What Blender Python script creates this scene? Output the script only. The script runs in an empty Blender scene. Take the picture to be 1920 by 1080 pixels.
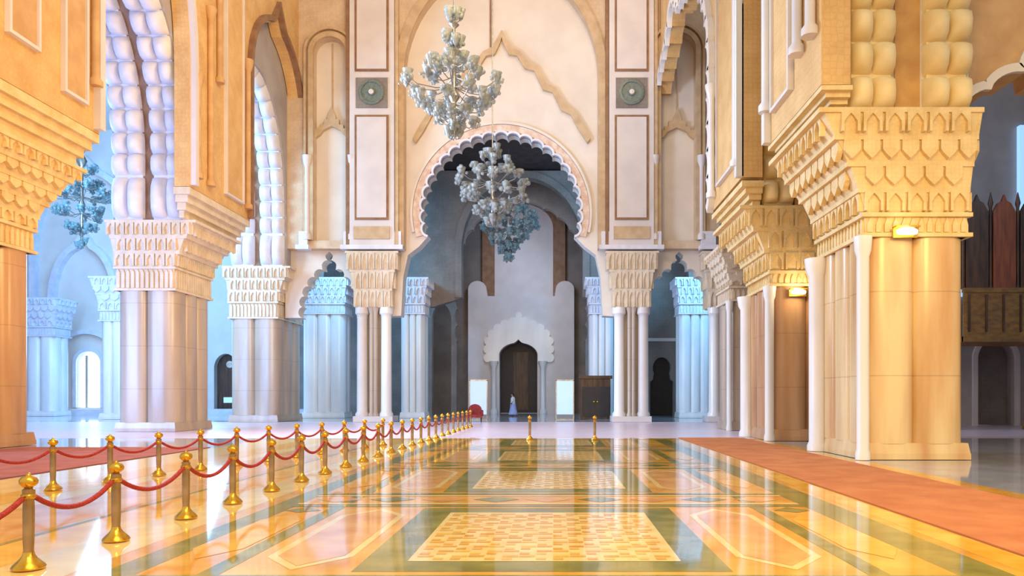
import bpy, bmesh, math, random
from math import pi, sin, cos, radians, sqrt
from mathutils import Vector, Matrix
from mathutils.geometry import tessellate_polygon
random.seed(7)
S = bpy.context.scene
COL = S.collection

# ------------------------------------------------------------------ camera
FPX = 1400.0                     # focal length in pixels of a 1920 wide frame
CX, CY, EYE = 1040.0, 742.0, 1.6  # vanishing point of the nave, eye height
cd = bpy.data.cameras.new('camera'); cam = bpy.data.objects.new('camera', cd); COL.objects.link(cam)
cd.sensor_width = 36.0; cd.lens = 36.0*FPX/1920.0
cam.location = (0, 0, EYE); cam.rotation_euler = (radians(90), 0, 0)
cd.shift_x = -(CX-960)/1920.0; cd.shift_y = (CY-540)/1920.0
cd.clip_end = 300
S.camera = cam

# ------------------------------------------------------------------ world / exposure
S.view_settings.view_transform = 'Standard'; S.view_settings.look = 'None'
S.view_settings.gamma = 1.0; S.view_settings.use_curve_mapping = False
S.view_settings.exposure = 0.25
w = bpy.data.worlds.new('sky'); S.world = w; w.use_nodes = True
bg = w.node_tree.nodes['Background']; bg.inputs[0].default_value = (0.92, 0.92, 1.0, 1); bg.inputs[1].default_value = 0.66

def area(name, loc, target, size, power, color, size_y=None):
    l = bpy.data.lights.new(name, 'AREA'); l.energy = power; l.color = color; l.size = size
    if size_y: l.shape = 'RECTANGLE'; l.size_y = size_y
    o = bpy.data.objects.new(name, l); COL.objects.link(o); o.location = loc
    o.rotation_euler = (Vector(target)-Vector(loc)).to_track_quat('-Z', 'Y').to_euler()
    return o
WARM = (1.0, 0.66, 0.28); BLUE = (0.30, 0.62, 1.0); CYAN = (0.42, 0.78, 1.0)
area('warm_fill_light', (8.5, 3, 9), (9.2, 19, 6.5), 4, 1500, (1.0, 0.66, 0.20))  # unseen warm fill lights, added to brighten columns, walls and floor
area('warm_fill_light', (-8, 13, 9), (-16, 24, 7), 3, 800, (1.0, 0.58, 0.22))
area('warm_fill_light', (-2, 24, 20), (-15.8, 36, 18), 5, 1400, (1.0, 0.70, 0.34))
area('warm_fill_light', (-7, 27, 6), (-16.8, 35, 4), 2, 420, (1.0, 0.62, 0.28))  # fill added low in the nave to warm the column's side
area('warm_fill_light', (2, 30, 28), (-9, 46, 25), 5, 850, (1.0, 0.72, 0.40))
area('warm_fill_light', (0, 3, 12), (0, 13, 0), 6, 1300, (1.0, 0.78, 0.34))
area('daylight_fill', (-29, 50, 18), (-38, 62, 9), 12, 3600, (0.16, 0.46, 1.0))
area('daylight_fill', (-30, 56, 8), (-31, 44, 0), 9, 1800, (0.30, 0.62, 1.0))  # added to brighten the floor before the aisle window
area('daylight_fill', (-26, 19, 5), (-18.2, 34, 3.5), 7, 3600, (0.26, 0.46, 1.0))
area('daylight_fill', (-27, 36, 13), (-18.2, 46, 11), 6, 3600, (0.28, 0.62, 1.0))
area('daylight_fill', (-15, 48.5, 13), (-14, 55, 5), 4, 1300, (0.20, 0.56, 1.0))  # unseen blue fills added inside the crossing for its columns and portal
area('daylight_fill', (11, 48.5, 13), (8, 55, 5), 4, 1300, (0.20, 0.56, 1.0))
area('daylight_fill', (2.5, 48.0, 17.5), (3, 56, 15), 3, 300, BLUE)
area('daylight_fill', (-3, 58, 15), (-3.3, 68, 6), 3, 420, (0.62, 0.74, 1.0))
area('daylight_fill', (-13, 30, 12), (7.0, 27, 7), 7, 4200, (0.55, 0.74, 1.0))  # fill added in the nave, stands in for daylight from the left
area('daylight_fill', (20, 30, 14), (22, 40, 5), 5, 160, BLUE)  # blue fill added for the right aisle wall

# ------------------------------------------------------------------ materials
def lin(c):
    def f(v):
        v /= 255.0
        return v/12.92 if v <= 0.04045 else ((v+0.055)/1.055)**2.4
    return (f(c[0]), f(c[1]), f(c[2]), 1)
def mat(name, c1, c2=None, rough=0.6, scale=3.0, metal=0.0, bump=0.0, bscale=8.0, stretch=(1, 1, 1), carve=0.0, cscale=3.0,
        emit=None, estr=0.0, trans=0.0, joints=None, spec=0.5, detail=4):
    m = bpy.data.materials.new(name); m.use_nodes = True
    nt = m.node_tree; N = nt.nodes; L = nt.links; b = N['Principled BSDF']
    b.inputs['Roughness'].default_value = rough; b.inputs['Metallic'].default_value = metal
    b.inputs['Specular IOR Level'].default_value = spec
    if trans: b.inputs['Transmission Weight'].default_value = trans
    tc = N.new('ShaderNodeTexCoord'); mp = N.new('ShaderNodeMapping'); mp.inputs['Scale'].default_value = stretch
    L.new(tc.outputs['Object'], mp.inputs['Vector'])
    nz = N.new('ShaderNodeTexNoise'); nz.inputs['Scale'].default_value = scale; nz.inputs['Detail'].default_value = detail
    L.new(mp.outputs[0], nz.inputs['Vector'])
    rp = N.new('ShaderNodeValToRGB'); rp.color_ramp.elements[0].position = 0.35; rp.color_ramp.elements[1].position = 0.65
    rp.color_ramp.elements[0].color = lin(c1); rp.color_ramp.elements[1].color = lin(c2 or c1)
    L.new(nz.outputs['Fac'], rp.inputs[0]); col = rp.outputs[0]
    heights = []
    if carve:      # carved arabesque: cells of a star-like relief
        vo = N.new('ShaderNodeTexVoronoi'); vo.feature = 'DISTANCE_TO_EDGE'; vo.inputs['Scale'].default_value = cscale
        vo.inputs['Randomness'].default_value = 0.35
        L.new(tc.outputs['Object'], vo.inputs['Vector'])
        r2 = N.new('ShaderNodeMapRange'); r2.inputs['From Max'].default_value = 0.12
        L.new(vo.outputs['Distance'], r2.inputs['Value']); heights.append((r2.outputs[0], carve))
        mx = N.new('ShaderNodeMixRGB'); mx.blend_type = 'MULTIPLY'; mx.inputs[0].default_value = 0.35*min(1, carve*2)
        L.new(col, mx.inputs[1]); L.new(r2.outputs[0], mx.inputs[2]); col = mx.outputs[0]
    if joints:     # stone courses: horizontal joints every `joints` metres
        sx = N.new('ShaderNodeSeparateXYZ'); L.new(tc.outputs['Object'], sx.inputs[0])
        md = N.new('ShaderNodeMath'); md.operation = 'PINGPONG'; md.inputs[1].default_value = joints/2
        L.new(sx.outputs['Z'], md.inputs[0])
        gt = N.new('ShaderNodeMapRange'); gt.inputs['From Max'].default_value = 0.018
        L.new(md.outputs[0], gt.inputs['Value'])
        mx = N.new('ShaderNodeMixRGB'); mx.blend_type = 'MULTIPLY'; mx.inputs[0].default_value = 0.35
        L.new(col, mx.inputs[1]); L.new(gt.outputs[0], mx.inputs[2]); col = mx.outputs[0]
    L.new(col, b.inputs['Base Color'])
    if bump:
        n2 = N.new('ShaderNodeTexNoise'); n2.inputs['Scale'].default_value = bscale; L.new(mp.outputs[0], n2.inputs['Vector'])
        heights.append((n2.outputs['Fac'], bump))
    prev = None
    for h, s in heights:
        bp = N.new('ShaderNodeBump'); bp.inputs['Strength'].default_value = s; bp.inputs['Distance'].default_value = 0.05
        L.new(h, bp.inputs['Height'])
        if prev: L.new(prev, bp.inputs['Normal'])
        prev = bp.outputs[0]
    if prev: L.new(prev, b.inputs['Normal'])
    if emit:
        b.inputs['Emission Color'].default_value = lin(emit); b.inputs['Emission Strength'].default_value = estr
    return m
M = {}
M['tan'] = mat('tan_carved_plaster', (222, 182, 122), (208, 164, 104), 0.75, 1.2, carve=0.15, cscale=6)
M['tan_plain'] = mat('tan_plaster', (206, 166, 116), (190, 148, 100), 0.7, 1.5)
M['cream'] = mat('cream_plaster', (224, 214, 202), (214, 203, 192), 0.7, 0.6)
M['pale'] = mat('pale_marble', (218, 210, 208), (208, 200, 198), 0.45, 0.8)
M['ftan'] = mat('facade_carved_plaster', (214, 190, 160), (200, 174, 144), 0.75, 1.0, carve=0.12, cscale=5)
M['trim_tan'] = mat('facade_trim_plaster', (202, 176, 140), (186, 158, 124), 0.75, 2)
M['shaft_brown_lit'] = mat('warm_lit_brown_marble', (200, 156, 112), (166, 120, 82), 0.28, 0.9, stretch=(1.5, 1.5, 0.25), joints=1.9)  # warm light on the near columns put into the marble colour
M['brown'] = mat('brown_stone', (150, 112, 80), (128, 92, 64), 0.6, 2.0)
M['lobe'] = mat('white_lobed_plaster', (222, 220, 226), (208, 206, 214), 0.55, 2.0)
M['lobe_warm_lit'] = mat('warm_lit_lobed_plaster', (242, 220, 168), (234, 206, 146), 0.55, 2.0)  # warm light on the right arches put into the lobe colour
M['groove_warm_lit'] = mat('warm_lit_brown_stone', (208, 158, 88), (190, 140, 74), 0.6, 2.0)  # groove colour carries the same warm light
M['shaft'] = mat('grey_brown_marble', (190, 174, 158), (166, 148, 132), 0.28, 0.9, stretch=(1.5, 1.5, 0.25), joints=1.9)
M['shaft_warm_lit'] = mat('warm_lit_marble', (228, 202, 152), (196, 150, 96), 0.26, 0.8, stretch=(1.4, 1.4, 0.22), joints=2.1)  # yellow light on the right columns put into the stone colour
M['white_marble'] = mat('white_marble', (236, 234, 230), (222, 220, 220), 0.22, 1.0, stretch=(1, 1, 0.3))
M['cap'] = mat('carved_capital_stone', (222, 206, 184), (208, 190, 164), 0.65, 2.0, carve=0.12, cscale=9)
M['cap_warm_lit'] = mat('warm_lit_capital_stone', (232, 204, 150), (216, 184, 124), 0.65, 2.0, carve=0.12, cscale=9)  # golden light put into the capital colour
M['zellij'] = mat('terracotta_border_plaster', (204, 168, 144), (220, 204, 188), 0.6, 3.5)
M['teal_tile'] = mat('green_grey_tile', (120, 130, 122), (96, 110, 104), 0.4, 9)
M['grey'] = mat('grey_plaster', (176, 168, 164), (160, 152, 150), 0.7, 0.7)
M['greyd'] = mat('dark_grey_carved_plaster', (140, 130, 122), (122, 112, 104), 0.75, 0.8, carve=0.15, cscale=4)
M['wood'] = mat('dark_wood', (92, 56, 30), (50, 30, 20), 0.45, 2.0, stretch=(3, 3, 0.4))
M['wood_red'] = mat('red_brown_wood', (150, 72, 34), (112, 50, 26), 0.4, 2.0, stretch=(4, 4, 0.4))
M['wood_gold'] = mat('golden_brown_wood', (150, 108, 44), (112, 78, 34), 0.45, 2.5, stretch=(1, 1, 2))
M['ceil'] = mat('dark_ceiling_wood', (70, 56, 50), (52, 42, 40), 0.7, 2.0)
M['blackdoor'] = mat('black_brown_door', (44, 32, 30), (30, 24, 26), 0.5, 2)
M['gold'] = mat('polished_brass', (236, 186, 70), (214, 156, 46), 0.25, 5, metal=0.85)
M['steel'] = mat('aged_brass_pole', (186, 156, 112), (150, 120, 80), 0.28, 4, metal=0.7)
M['rope'] = mat('red_rope', (184, 52, 44), (150, 34, 34), 0.7, 40, bump=0.3, bscale=60)
M['glass'] = mat('clear_crystal', (168, 176, 178), (136, 146, 148), 0.12, 6)
M['glass_t'] = mat('teal_crystal', (132, 160, 166), (104, 134, 142), 0.12, 6)
for g_ in ('glass', 'glass_t'): M[g_].node_tree.nodes['Principled BSDF'].inputs['Alpha'].default_value = 0.55
M['chrome'] = mat('silver_metal', (190, 188, 180), (160, 158, 150), 0.25, 6, metal=0.8)
M['carpet'] = mat('orange_red_carpet', (206, 130, 78), (190, 112, 64), 0.95, 1.5, bump=0.5, bscale=120)
M['rug'] = mat('red_brown_rug', (176, 96, 72), (156, 80, 60), 0.95, 2.0, bump=0.4, bscale=100)
M['lamp_glow'] = mat('lamp_glow', (255, 236, 200), rough=0.5, emit=(255, 232, 190), estr=4.0)
M['window_glow'] = mat('daylit_glass', (230, 245, 255), rough=0.2, emit=(214, 240, 255), estr=2.6)
M['pane_and_glow'] = mat('blue_pane_and_glow', (150, 190, 235), rough=0.2, emit=(150, 195, 245), estr=0.9)  # door pane, and blue strips of painted light in the right aisle
M['board'] = mat('white_board_glow', (206, 224, 246), (200, 218, 240), 0.5, 1, emit=(150, 190, 240), estr=0.35)  # blue glow put into the material; the board is no lamp
M['red'] = mat('dark_red_fabric', (150, 48, 44), (120, 34, 34), 0.8, 6)
M['skin'] = mat('skin', (190, 140, 112), rough=0.6)
M['hair'] = mat('black_hair', (28, 22, 20), rough=0.6)
M['robe'] = mat('pale_blue_cloth', (170, 186, 236), (140, 160, 220), 0.85, 4)
M['robe_w'] = mat('white_cloth', (226, 230, 240), rough=0.85)
# floor stones
M['f_amber'] = mat('amber_marble', (236, 178, 78), (214, 150, 54), 0.07, 1.6, detail=8)
M['f_gold'] = mat('golden_marble', (242, 190, 78), (228, 166, 56), 0.07, 2.2, detail=6)
M['f_cream'] = mat('cream_marble', (240, 212, 142), (232, 196, 120), 0.06, 2.5)
M['f_green'] = mat('green_marble', (160, 148, 76), (128, 122, 60), 0.06, 2.0, detail=7)
M['f_pink'] = mat('pink_marble', (236, 180, 108), (214, 150, 80), 0.07, 1.8, detail=6)
M['f_grey'] = mat('grey_blue_marble', (176, 176, 180), (156, 156, 164), 0.06, 1.2)
M['f_lav'] = mat('lavender_marble', (226, 208, 222), (216, 198, 214), 0.28, 1.0)

# ------------------------------------------------------------------ mesh builder
class MB:
    def __init__(s): s.v = []; s.f = []; s.m = []; s.cur = 0
    def add(s, vs, fs):
        o = len(s.v); s.v += [tuple(p) for p in vs]
        for f in fs: s.f.append(tuple(i+o for i in f)); s.m.append(s.cur)
        return s
    def box(s, x0, x1, y0, y1, z0, z1):
        return s.frustum((x0, x1, y0, y1), (x0, x1, y0, y1), z0, z1)
    def frustum(s, a, b, z0, z1):
        v = [(a[0], a[2], z0), (a[1], a[2], z0), (a[1], a[3], z0), (a[0], a[3], z0),
             (b[0], b[2], z1), (b[1], b[2], z1), (b[1], b[3], z1), (b[0], b[3], z1)]
        return s.add(v, [(3, 2, 1, 0), (4, 5, 6, 7), (0, 1, 5, 4), (1, 2, 6, 5), (2, 3, 7, 6), (3, 0, 4, 7)])
    def prism(s, outer, w0, w1, plane='xz', holes=()):
        fr = {'xz': lambda u, v, q: (u, q, v), 'yz': lambda u, v, q: (q, u, v), 'xy': lambda u, v, q: (u, v, q)}[plane]
        loops = [list(outer)] + [list(h) for h in holes]
        flat = [p for l in loops for p in l]
        tris = tessellate_polygon([[Vector((p[0], p[1], 0)) for p in l] for l in loops])
        n = len(flat)
        vs = [fr(u, v, w0) for u, v in flat] + [fr(u, v, w1) for u, v in flat]
        fs = [tuple(t) for t in tris] + [tuple(i+n for i in reversed(t)) for t in tris]
        o = 0
        for l in loops:
            k = len(l)
            for i in range(k):
                a, b = o+i, o+(i+1) % k
                fs.append((a, b, b+n, a+n))
            o += k
        return s.add(vs, fs)
    def lathe(s, prof, cx=0, cy=0, seg=16, z0=0):
        vs = []; fs = []
        for r, z in prof:
            for k in range(seg):
                a = 2*pi*k/seg; vs.append((cx+r*cos(a), cy+r*sin(a), z0+z))
        for i in range(len(prof)-1):
            for k in range(seg):
                a = i*seg+k; b = i*seg+(k+1) % seg
                fs.append((a, b, b+seg, a+seg))
        fs.append(tuple(range(seg-1, -1, -1))); fs.append(tuple(range((len(prof)-1)*seg, len(prof)*seg)))
        return s.add(vs, fs)
    def tube(s, pts, r, seg=8):
        pts = [Vector(p) for p in pts]; vs = []; fs = []
        for i, p in enumerate(pts):
            t = (pts[min(i+1, len(pts)-1)]-pts[max(i-1, 0)]).normalized()
            u = t.cross(Vector((0.03, 0.01, 1)) if abs(t.z) < 0.95 else Vector((1, 0, 0))).normalized(); v = t.cross(u)
            rr = r[i] if isinstance(r, (list, tuple)) else r
            for k in range(seg):
                a = 2*pi*k/seg; vs.append(p+u*rr*cos(a)+v*rr*sin(a))
        for i in range(len(pts)-1):
            for k in range(seg):
                a = i*seg+k; b = i*seg+(k+1) % seg
                fs.append((a, b, b+seg, a+seg))
        fs.append(tuple(range(seg))); fs.append(tuple(range((len(pts)-1)*seg, len(pts)*seg)))
        return s.add(vs, fs)
    def ball(s, c, r, n=6, sx=1, sy=1, sz=1):
        vs = [(c[0], c[1], c[2]+r*sz)]; fs = []; m = n+2
        for i in range(1, n):
            th = pi*i/n
            for k in range(m):
                a = 2*pi*k/m; vs.append((c[0]+r*sx*sin(th)*cos(a), c[1]+r*sy*sin(th)*sin(a), c[2]+r*sz*cos(th)))
        vs.append((c[0], c[1], c[2]-r*sz)); e = len(vs)-1
        for k in range(m): fs.append((0, 1+k, 1+(k+1) % m)); fs.append((e, e-m+(k+1) % m, e-m+k))
        for i in range(n-2):
            for k in range(m):
                a = 1+i*m+k; b = 1+i*m+(k+1) % m; fs.append((a, a+m, b+m, b))
        return s.add(vs, fs)
    def pillow(s, c, A, B, Nn, la, lb, h):
        """bulging cushion: centre of base c, axes A,B (unit), normal Nn, half sizes, height"""
        n = 6; vs = []; fs = []
        for i in range(n+1):
            for j in range(n+1):
                u = sin((i/n-0.5)*pi); v = sin((j/n-0.5)*pi)
                k = (max(0, 1-abs(u)**3.2)*max(0, 1-abs(v)**2.6))**0.5
                vs.append(c+A*la*u+B*lb*v+Nn*h*k)
        for i in range(n):
            for j in range(n):
                a = i*(n+1)+j; fs.append((a, a+1, a+n+2, a+n+1))
        return s.add(vs, fs)
    def build(s, name, mats, parent=None, smooth=None, loc=None):
        me = bpy.data.meshes.new(name); me.from_pydata(s.v, [], s.f)
        if not isinstance(mats, (list, tuple)): mats = [mats]
        for m in mats: me.materials.append(M[m] if isinstance(m, str) else m)
        me.polygons.foreach_set('material_index', s.m)
        bm = bmesh.new(); bm.from_mesh(me); bmesh.ops.recalc_face_normals(bm, faces=bm.faces); bm.to_mesh(me); bm.free()
        if smooth:
            me.polygons.foreach_set('use_smooth', [True]*len(me.polygons)); me.set_sharp_from_angle(angle=radians(smooth))
        me.update()
        o = bpy.data.objects.new(name, me); COL.objects.link(o)
        if parent: o.parent = parent
        if loc: o.location = loc
        return o
def empty(name, loc, rz=0):
    o = bpy.data.objects.new(name, None); COL.objects.link(o); o.location = loc; o.rotation_euler = (0, 0, rz)
    o.empty_display_size = 0.3
    return o
def tag(o, label=None, cat=None, group=None, kind=None):
    if label: o['label'] = label
    if cat: o['category'] = cat
    if group: o['group'] = group
    if kind: o['kind'] = kind
    return o
def struct(o): o['kind'] = 'structure'; return o
def kids(o): return [c for c in bpy.data.objects if c.parent == o]
def copy_tree(o, parent=None):
    c = o.copy(); COL.objects.link(c); c.parent = parent
    for ch in kids(o): copy_tree(ch, c)
    return c

# ------------------------------------------------------------------ curves for arches
def arch(u0, u1, zb, zs, za, n=28, tip=0.0, p=2.0):
    """points from (u0,zb) up, over the crown and down to (u1,zb)"""
    c = (u0+u1)/2; h = (u1-u0)/2; pts = [(u0, zb)] if zb < zs-1e-6 else []
    for i in range(n+1):
        t = pi*i/n; cs = cos(t); sn = sin(t)
        x = -h*math.copysign(abs(cs)**(2/p), cs); z = (za-zs-tip)*sn**(2/p)
        z += tip*max(0, 1-abs(x)/(h*0.22))**1.5 if tip else 0
        pts.append((c+x, zs+z))
    if zb < zs-1e-6: pts.append((u1, zb))
    return pts
def resample(pts, n):
    L = [0]
    for a, b in zip(pts, pts[1:]): L.append(L[-1]+math.dist(a, b))
    out = []; j = 0
    for i in range(n+1):
        s = L[-1]*i/n
        while j < len(L)-2 and L[j+1] < s: j += 1
        t = (s-L[j])/max(1e-9, L[j+1]-L[j]); a, b = pts[j], pts[j+1]
        out.append((a[0]+(b[0]-a[0])*t, a[1]+(b[1]-a[1])*t))
    return out
def scallop(pts, nl, d, per=8):
    """push a smooth opening outline outward in nl round lobes"""
    q = resample(pts, nl*per); out = []
    for i, p in enumerate(q):
        a = q[max(0, i-1)]; b = q[min(len(q)-1, i+1)]
        tx, tz = b[0]-a[0], b[1]-a[1]; l = math.hypot(tx, tz) or 1
        s = abs(sin(pi*i/per))**0.6*d
        out.append((p[0]-tz/l*s, p[1]+tx/l*s))
    return out
def offset(pts, d):
    out = []
    for i, p in enumerate(pts):
        a = pts[max(0, i-1)]; b = pts[min(len(pts)-1, i+1)]
        tx, tz = b[0]-a[0], b[1]-a[1]; l = math.hypot(tx, tz) or 1
        out.append((p[0]-tz/l*d, p[1]+tx/l*d))
    return out
def ring(mb, pts, d, w0, w1, plane='xz'):
    """a moulding that follows an open curve, thickness d outward"""
    q = offset(pts, d); fr = {'xz': lambda u, v, k: (u, k, v), 'yz': lambda u, v, k: (k, u, v)}[plane]
    n = len(pts); vs = []
    for a, b in zip(pts, q): vs += [fr(a[0], a[1], w0), fr(b[0], b[1], w0), fr(b[0], b[1], w1), fr(a[0], a[1], w1)]
    fs = []
    for i in range(n-1):
        k = 4*i
        for j in range(4): fs.append((k+j, k+(j+1) % 4, k+4+(j+1) % 4, k+4+j))
    fs += [(0, 1, 2, 3), (4*n-4, 4*n-3, 4*n-2, 4*n-1)]
    return mb.add(vs, fs)

# ================================================================== FLOOR
def floor():
    mb = MB(); names = ['f_grey', 'f_amber', 'f_gold', 'f_cream', 'f_green', 'f_pink', 'f_lav']
    K = {n: i for i, n in enumerate(names)}
    lev = [0.0]
    def slab(n, x0, x1, y0, y1, z=0.002):
        mb.cur = K[n]; mb.add([(x0, y0, z), (x1, y0, z), (x1, y1, z), (x0, y1, z)], [(0, 1, 2, 3)])
    def poly(n, pts, z):
        mb.cur = K[n]; mb.add([(p[0], p[1], z) for p in pts], [tuple(range(len(pts)))])
    mb.cur = 0; mb.box(-62, 36, -8, 74, -0.4, 0)
    slab('f_amber', -7.0, 7.6, -8, 27.5, 0.001)
    slab('f_lav', -62, 36, 28.0, 45.5, 0.001)
    # border bands beside the barrier and the carpet
    slab('f_cream', -5.15, -4.35, -8, 27.5); slab('f_gold', -5.9, -5.15, -8, 27.5); slab('f_green', -6.0, -5.9, -8, 27.5, 0.003)
    slab('f_gold', 4.25, 4.62, -8, 27.5); slab('f_green', 3.6, 4.1, -8, 27.5)
    slab('f_green', -4.1, -3.75, -8, 27.5)
    slab('f_cream', -10.5, -7.6, 8, 27.5); slab('f_gold', -9.0, -8.1, 8, 27.5, 0.003); slab('f_pink', -7.6, -6.1, -8, 27.5)
    P = 5.6
    for k in range(-1, 4):
        y0 = 7.2+k*P; y1 = y0+3.0
        if y1 > 27: y1 = 27
        xc = -0.1
        slab('f_green', xc-1.75, xc+1.72, y0-0.42, y1+0.42, 0.003)
        slab('f_cream', xc-1.32, xc+1.32, y0, y1, 0.005)
        # basket weave of small gold tiles in the central panel
        nx, ny = 15, 24
        for i in range(nx):
            for j in range(ny):
                tx = xc-1.26+2.52*i/nx; ty = y0+0.06+(y1-y0-0.12)*j/ny
                if (i+j*2) % 3 != 0: slab('f_gold' if (i+j) % 2 else 'f_amber', tx, tx+2.52/nx*(0.94 if j % 2 else .6), ty, ty+(y1-y0-0.12)/ny*0.7, 0.007)
        for s in (-1, 1):
            X = lambda v: xc+s*v
            # long hexagonal pink fields edged in cream
            for (a, b, n) in ((1.9, 2.75, 'f_pink'),):
                m = (a+b)/2
                hexo = [(X(a), y0+.2), (X(m), y0-.35), (X(b), y0+.2), (X(b), y1-.2), (X(m), y1+.35), (X(a), y1-.2)]
                hexi = [(X(a+.09), y0+.26), (X(m), y0-.20), (X(b-.09), y0+.26), (X(b-.09), y1-.26), (X(m), y1+.20), (X(a+.09), y1-.26)]
                poly('f_cream', hexo, 0.003); poly(n, hexi, 0.005)
            slab('f_green', min(X(2.9), X(3.1)), max(X(2.9), X(3.1)), y0-1.3, y1+1.3, 0.003)
            poly('f_gold', [(X(3.15), y0+.6), (X(3.42), y0+.1), (X(3.68), y0+.6), (X(3.68), y1-.6), (X(3.42), y1-.1), (X(3.15), y1-.6)], 0.004)
            poly('f_green', [(X(3.15), y1+.2), (X(3.42), y1-.0), (X(3.66), y1+.2), (X(3.42), y1+.5)], 0.004)
        yc = y1+1.3
        if yc < 26:
            slab('f_green', xc-3.7, xc+3.7, yc-0.75, yc-0.55, 0.004)
            slab('f_cream', xc-3.7, xc+3.7, yc-0.5, yc-0.38, 0.004)
            for i in range(9):
                cxx = xc-3.2+i*0.8
                poly('f_green' if i % 2 else 'f_pink', [(cxx-.36, yc), (cxx, yc-.3), (cxx+.36, yc), (cxx, yc+.3)], 0.004)
            slab('f_cream', xc-3.7, xc+3.7, yc+0.38, yc+0.5, 0.004)
            slab('f_green', xc-3.7, xc+3.7, yc+0.55, yc+0.75, 0.004)
    slab('f_gold', -7, 7.6, 27.3, 28.0, 0.006)
    o = mb.build('floor', names)
    return struct(o)
floor()
tag(MB().box(4.66, 7.1, -6, 28.2, 0.004, 0.022).build('carpet', 'carpet'), 'long orange red carpet runner along the right arcade columns', 'carpet')
tag(MB().box(-16.4, -10.6, 11.5, 23.0, 0.004, 0.02).build('rug', 'rug'), 'red brown rug on the floor beside the left column', 'rug')

# ================================================================== PIERS
def bulged_rect(x0, x1, y0, y1, nx, ny, dep=0.16, n=8):
    """rectangular plan whose sides are rows of flattened half-columns"""
    pts = []
    def side(a, b, cnt, nrm):
        for k in range(cnt):
            for i in range(n):
                t = -1+2*(i+0.5)/n
                u = (k+0.5+t*0.5)/cnt
                e = dep*(1-abs(t)**4)
                pts.append((a[0]+(b[0]-a[0])*u+nrm[0]*e, a[1]+(b[1]-a[1])*u+nrm[1]*e))
            if k < cnt-1:
                u = (k+1)/cnt
                pts.append((a[0]+(b[0]-a[0])*u-nrm[0]*0.08, a[1]+(b[1]-a[1])*u-nrm[1]*0.08))
    side((x0, y0), (x1, y0), nx, (0, -1)); side((x1, y0), (x1, y1), ny, (1, 0))
    side((x1, y1), (x0, y1), nx, (0, 1)); side((x0, y1), (x0, y0), ny, (-1, 0))
    return pts
def pendants(mb, r, z0, z1, out, wc, phase=0, style=0):
    """row of hanging pointed cells around rectangle r"""
    x0, x1, y0, y1 = r; h = z1-z0
    def cell(cu, wdt, plane, w0, w1):
        a = wdt/2
        if style == 0:
            p = [(cu-a, z1), (cu-a, z0+h*.45), (cu-a*.55, z0+h*.22), (cu, z0), (cu+a*.55, z0+h*.22), (cu+a, z0+h*.45), (cu+a, z1)]
        else:
            p = [(cu-a, z1), (cu-a, z0), (cu-a*.7, z0), (cu-a*.7, z0+h*.5), (cu-a*.35, z0+h*.75), (cu, z0+h*.92), (cu+a*.35, z0+h*.75),
                 (cu+a*.7, z0+h*.5), (cu+a*.7, z0), (cu+a, z0), (cu+a, z1)]
        mb.prism(p, w0, w1, plane)
    for plane, a, b, fa, fb in (('xz', x0, x1, y0, y1), ('yz', y0, y1, x0, x1)):
        n = max(2, round((b-a)/wc)); st = (b-a)/n
        idx = [i+0.5 for i in range(n)] if not phase else [i for i in range(1, n)]
        for i in idx:
            c = a+st*i
            cell(c, st*0.86, plane, fa-out, fa+0.05); cell(c, st*0.86, plane, fb-0.05, fb+out)
def capital_mesh(r, ex, z0, z1, tiers=5, wc=0.55):
    mb = MB(); l, rr, f, b = ex
    def R(t): t = t**1.35; return (r[0]-l*t, r[1]+rr*t, r[2]-f*t, r[3]+b*t)
    h = (z1-z0)/tiers
    for k in range(tiers):
        a = R(k/tiers); c = R((k+1)/tiers)
        mb.frustum(a, R((k+.75)/tiers), z0+k*h, z0+(k+1)*h-0.04)
        mb.box(*c, z0+(k+1)*h-0.12, z0+(k+1)*h)
        m = R((k+.45)/tiers)
        pendants(mb, m, z0+k*h+0.04, z0+(k+1)*h-0.1, 0.09, wc, phase=k % 2, style=(1 if tiers < 4 or k == 0 or k == tiers-1 else 0))
    return mb
def fluted(mb, r, z0, z1, out=0.06, pitch=0.22):
    x0, x1, y0, y1 = r; mb.box(x0, x1, y0, y1, z0, z1)
    for plane, a, b, fa, fb in (('xz', x0, x1, y0, y1), ('yz', y0, y1, x0, x1)):
        n = max(2, round((b-a)/pitch)); st = (b-a)/n
        for i in range(n):
            c = a+st*(i+.5); w_ = st*.3
            p = [(c-w_, z0+.12), (c+w_, z0+.12), (c+w_, z1-.28), (c, z1-.12), (c-w_, z1-.28)]
            mb.prism(p, fa-out, fa+.02, plane); mb.prism(p, fb-.02, fb+out, plane)
    mb.box(x0-.1, x1+.1, y0-.1, y1+.1, z1-.1, z1); mb.box(x0-.1, x1+.1, y0-.1, y1+.1, z0, z0+.1)
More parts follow.
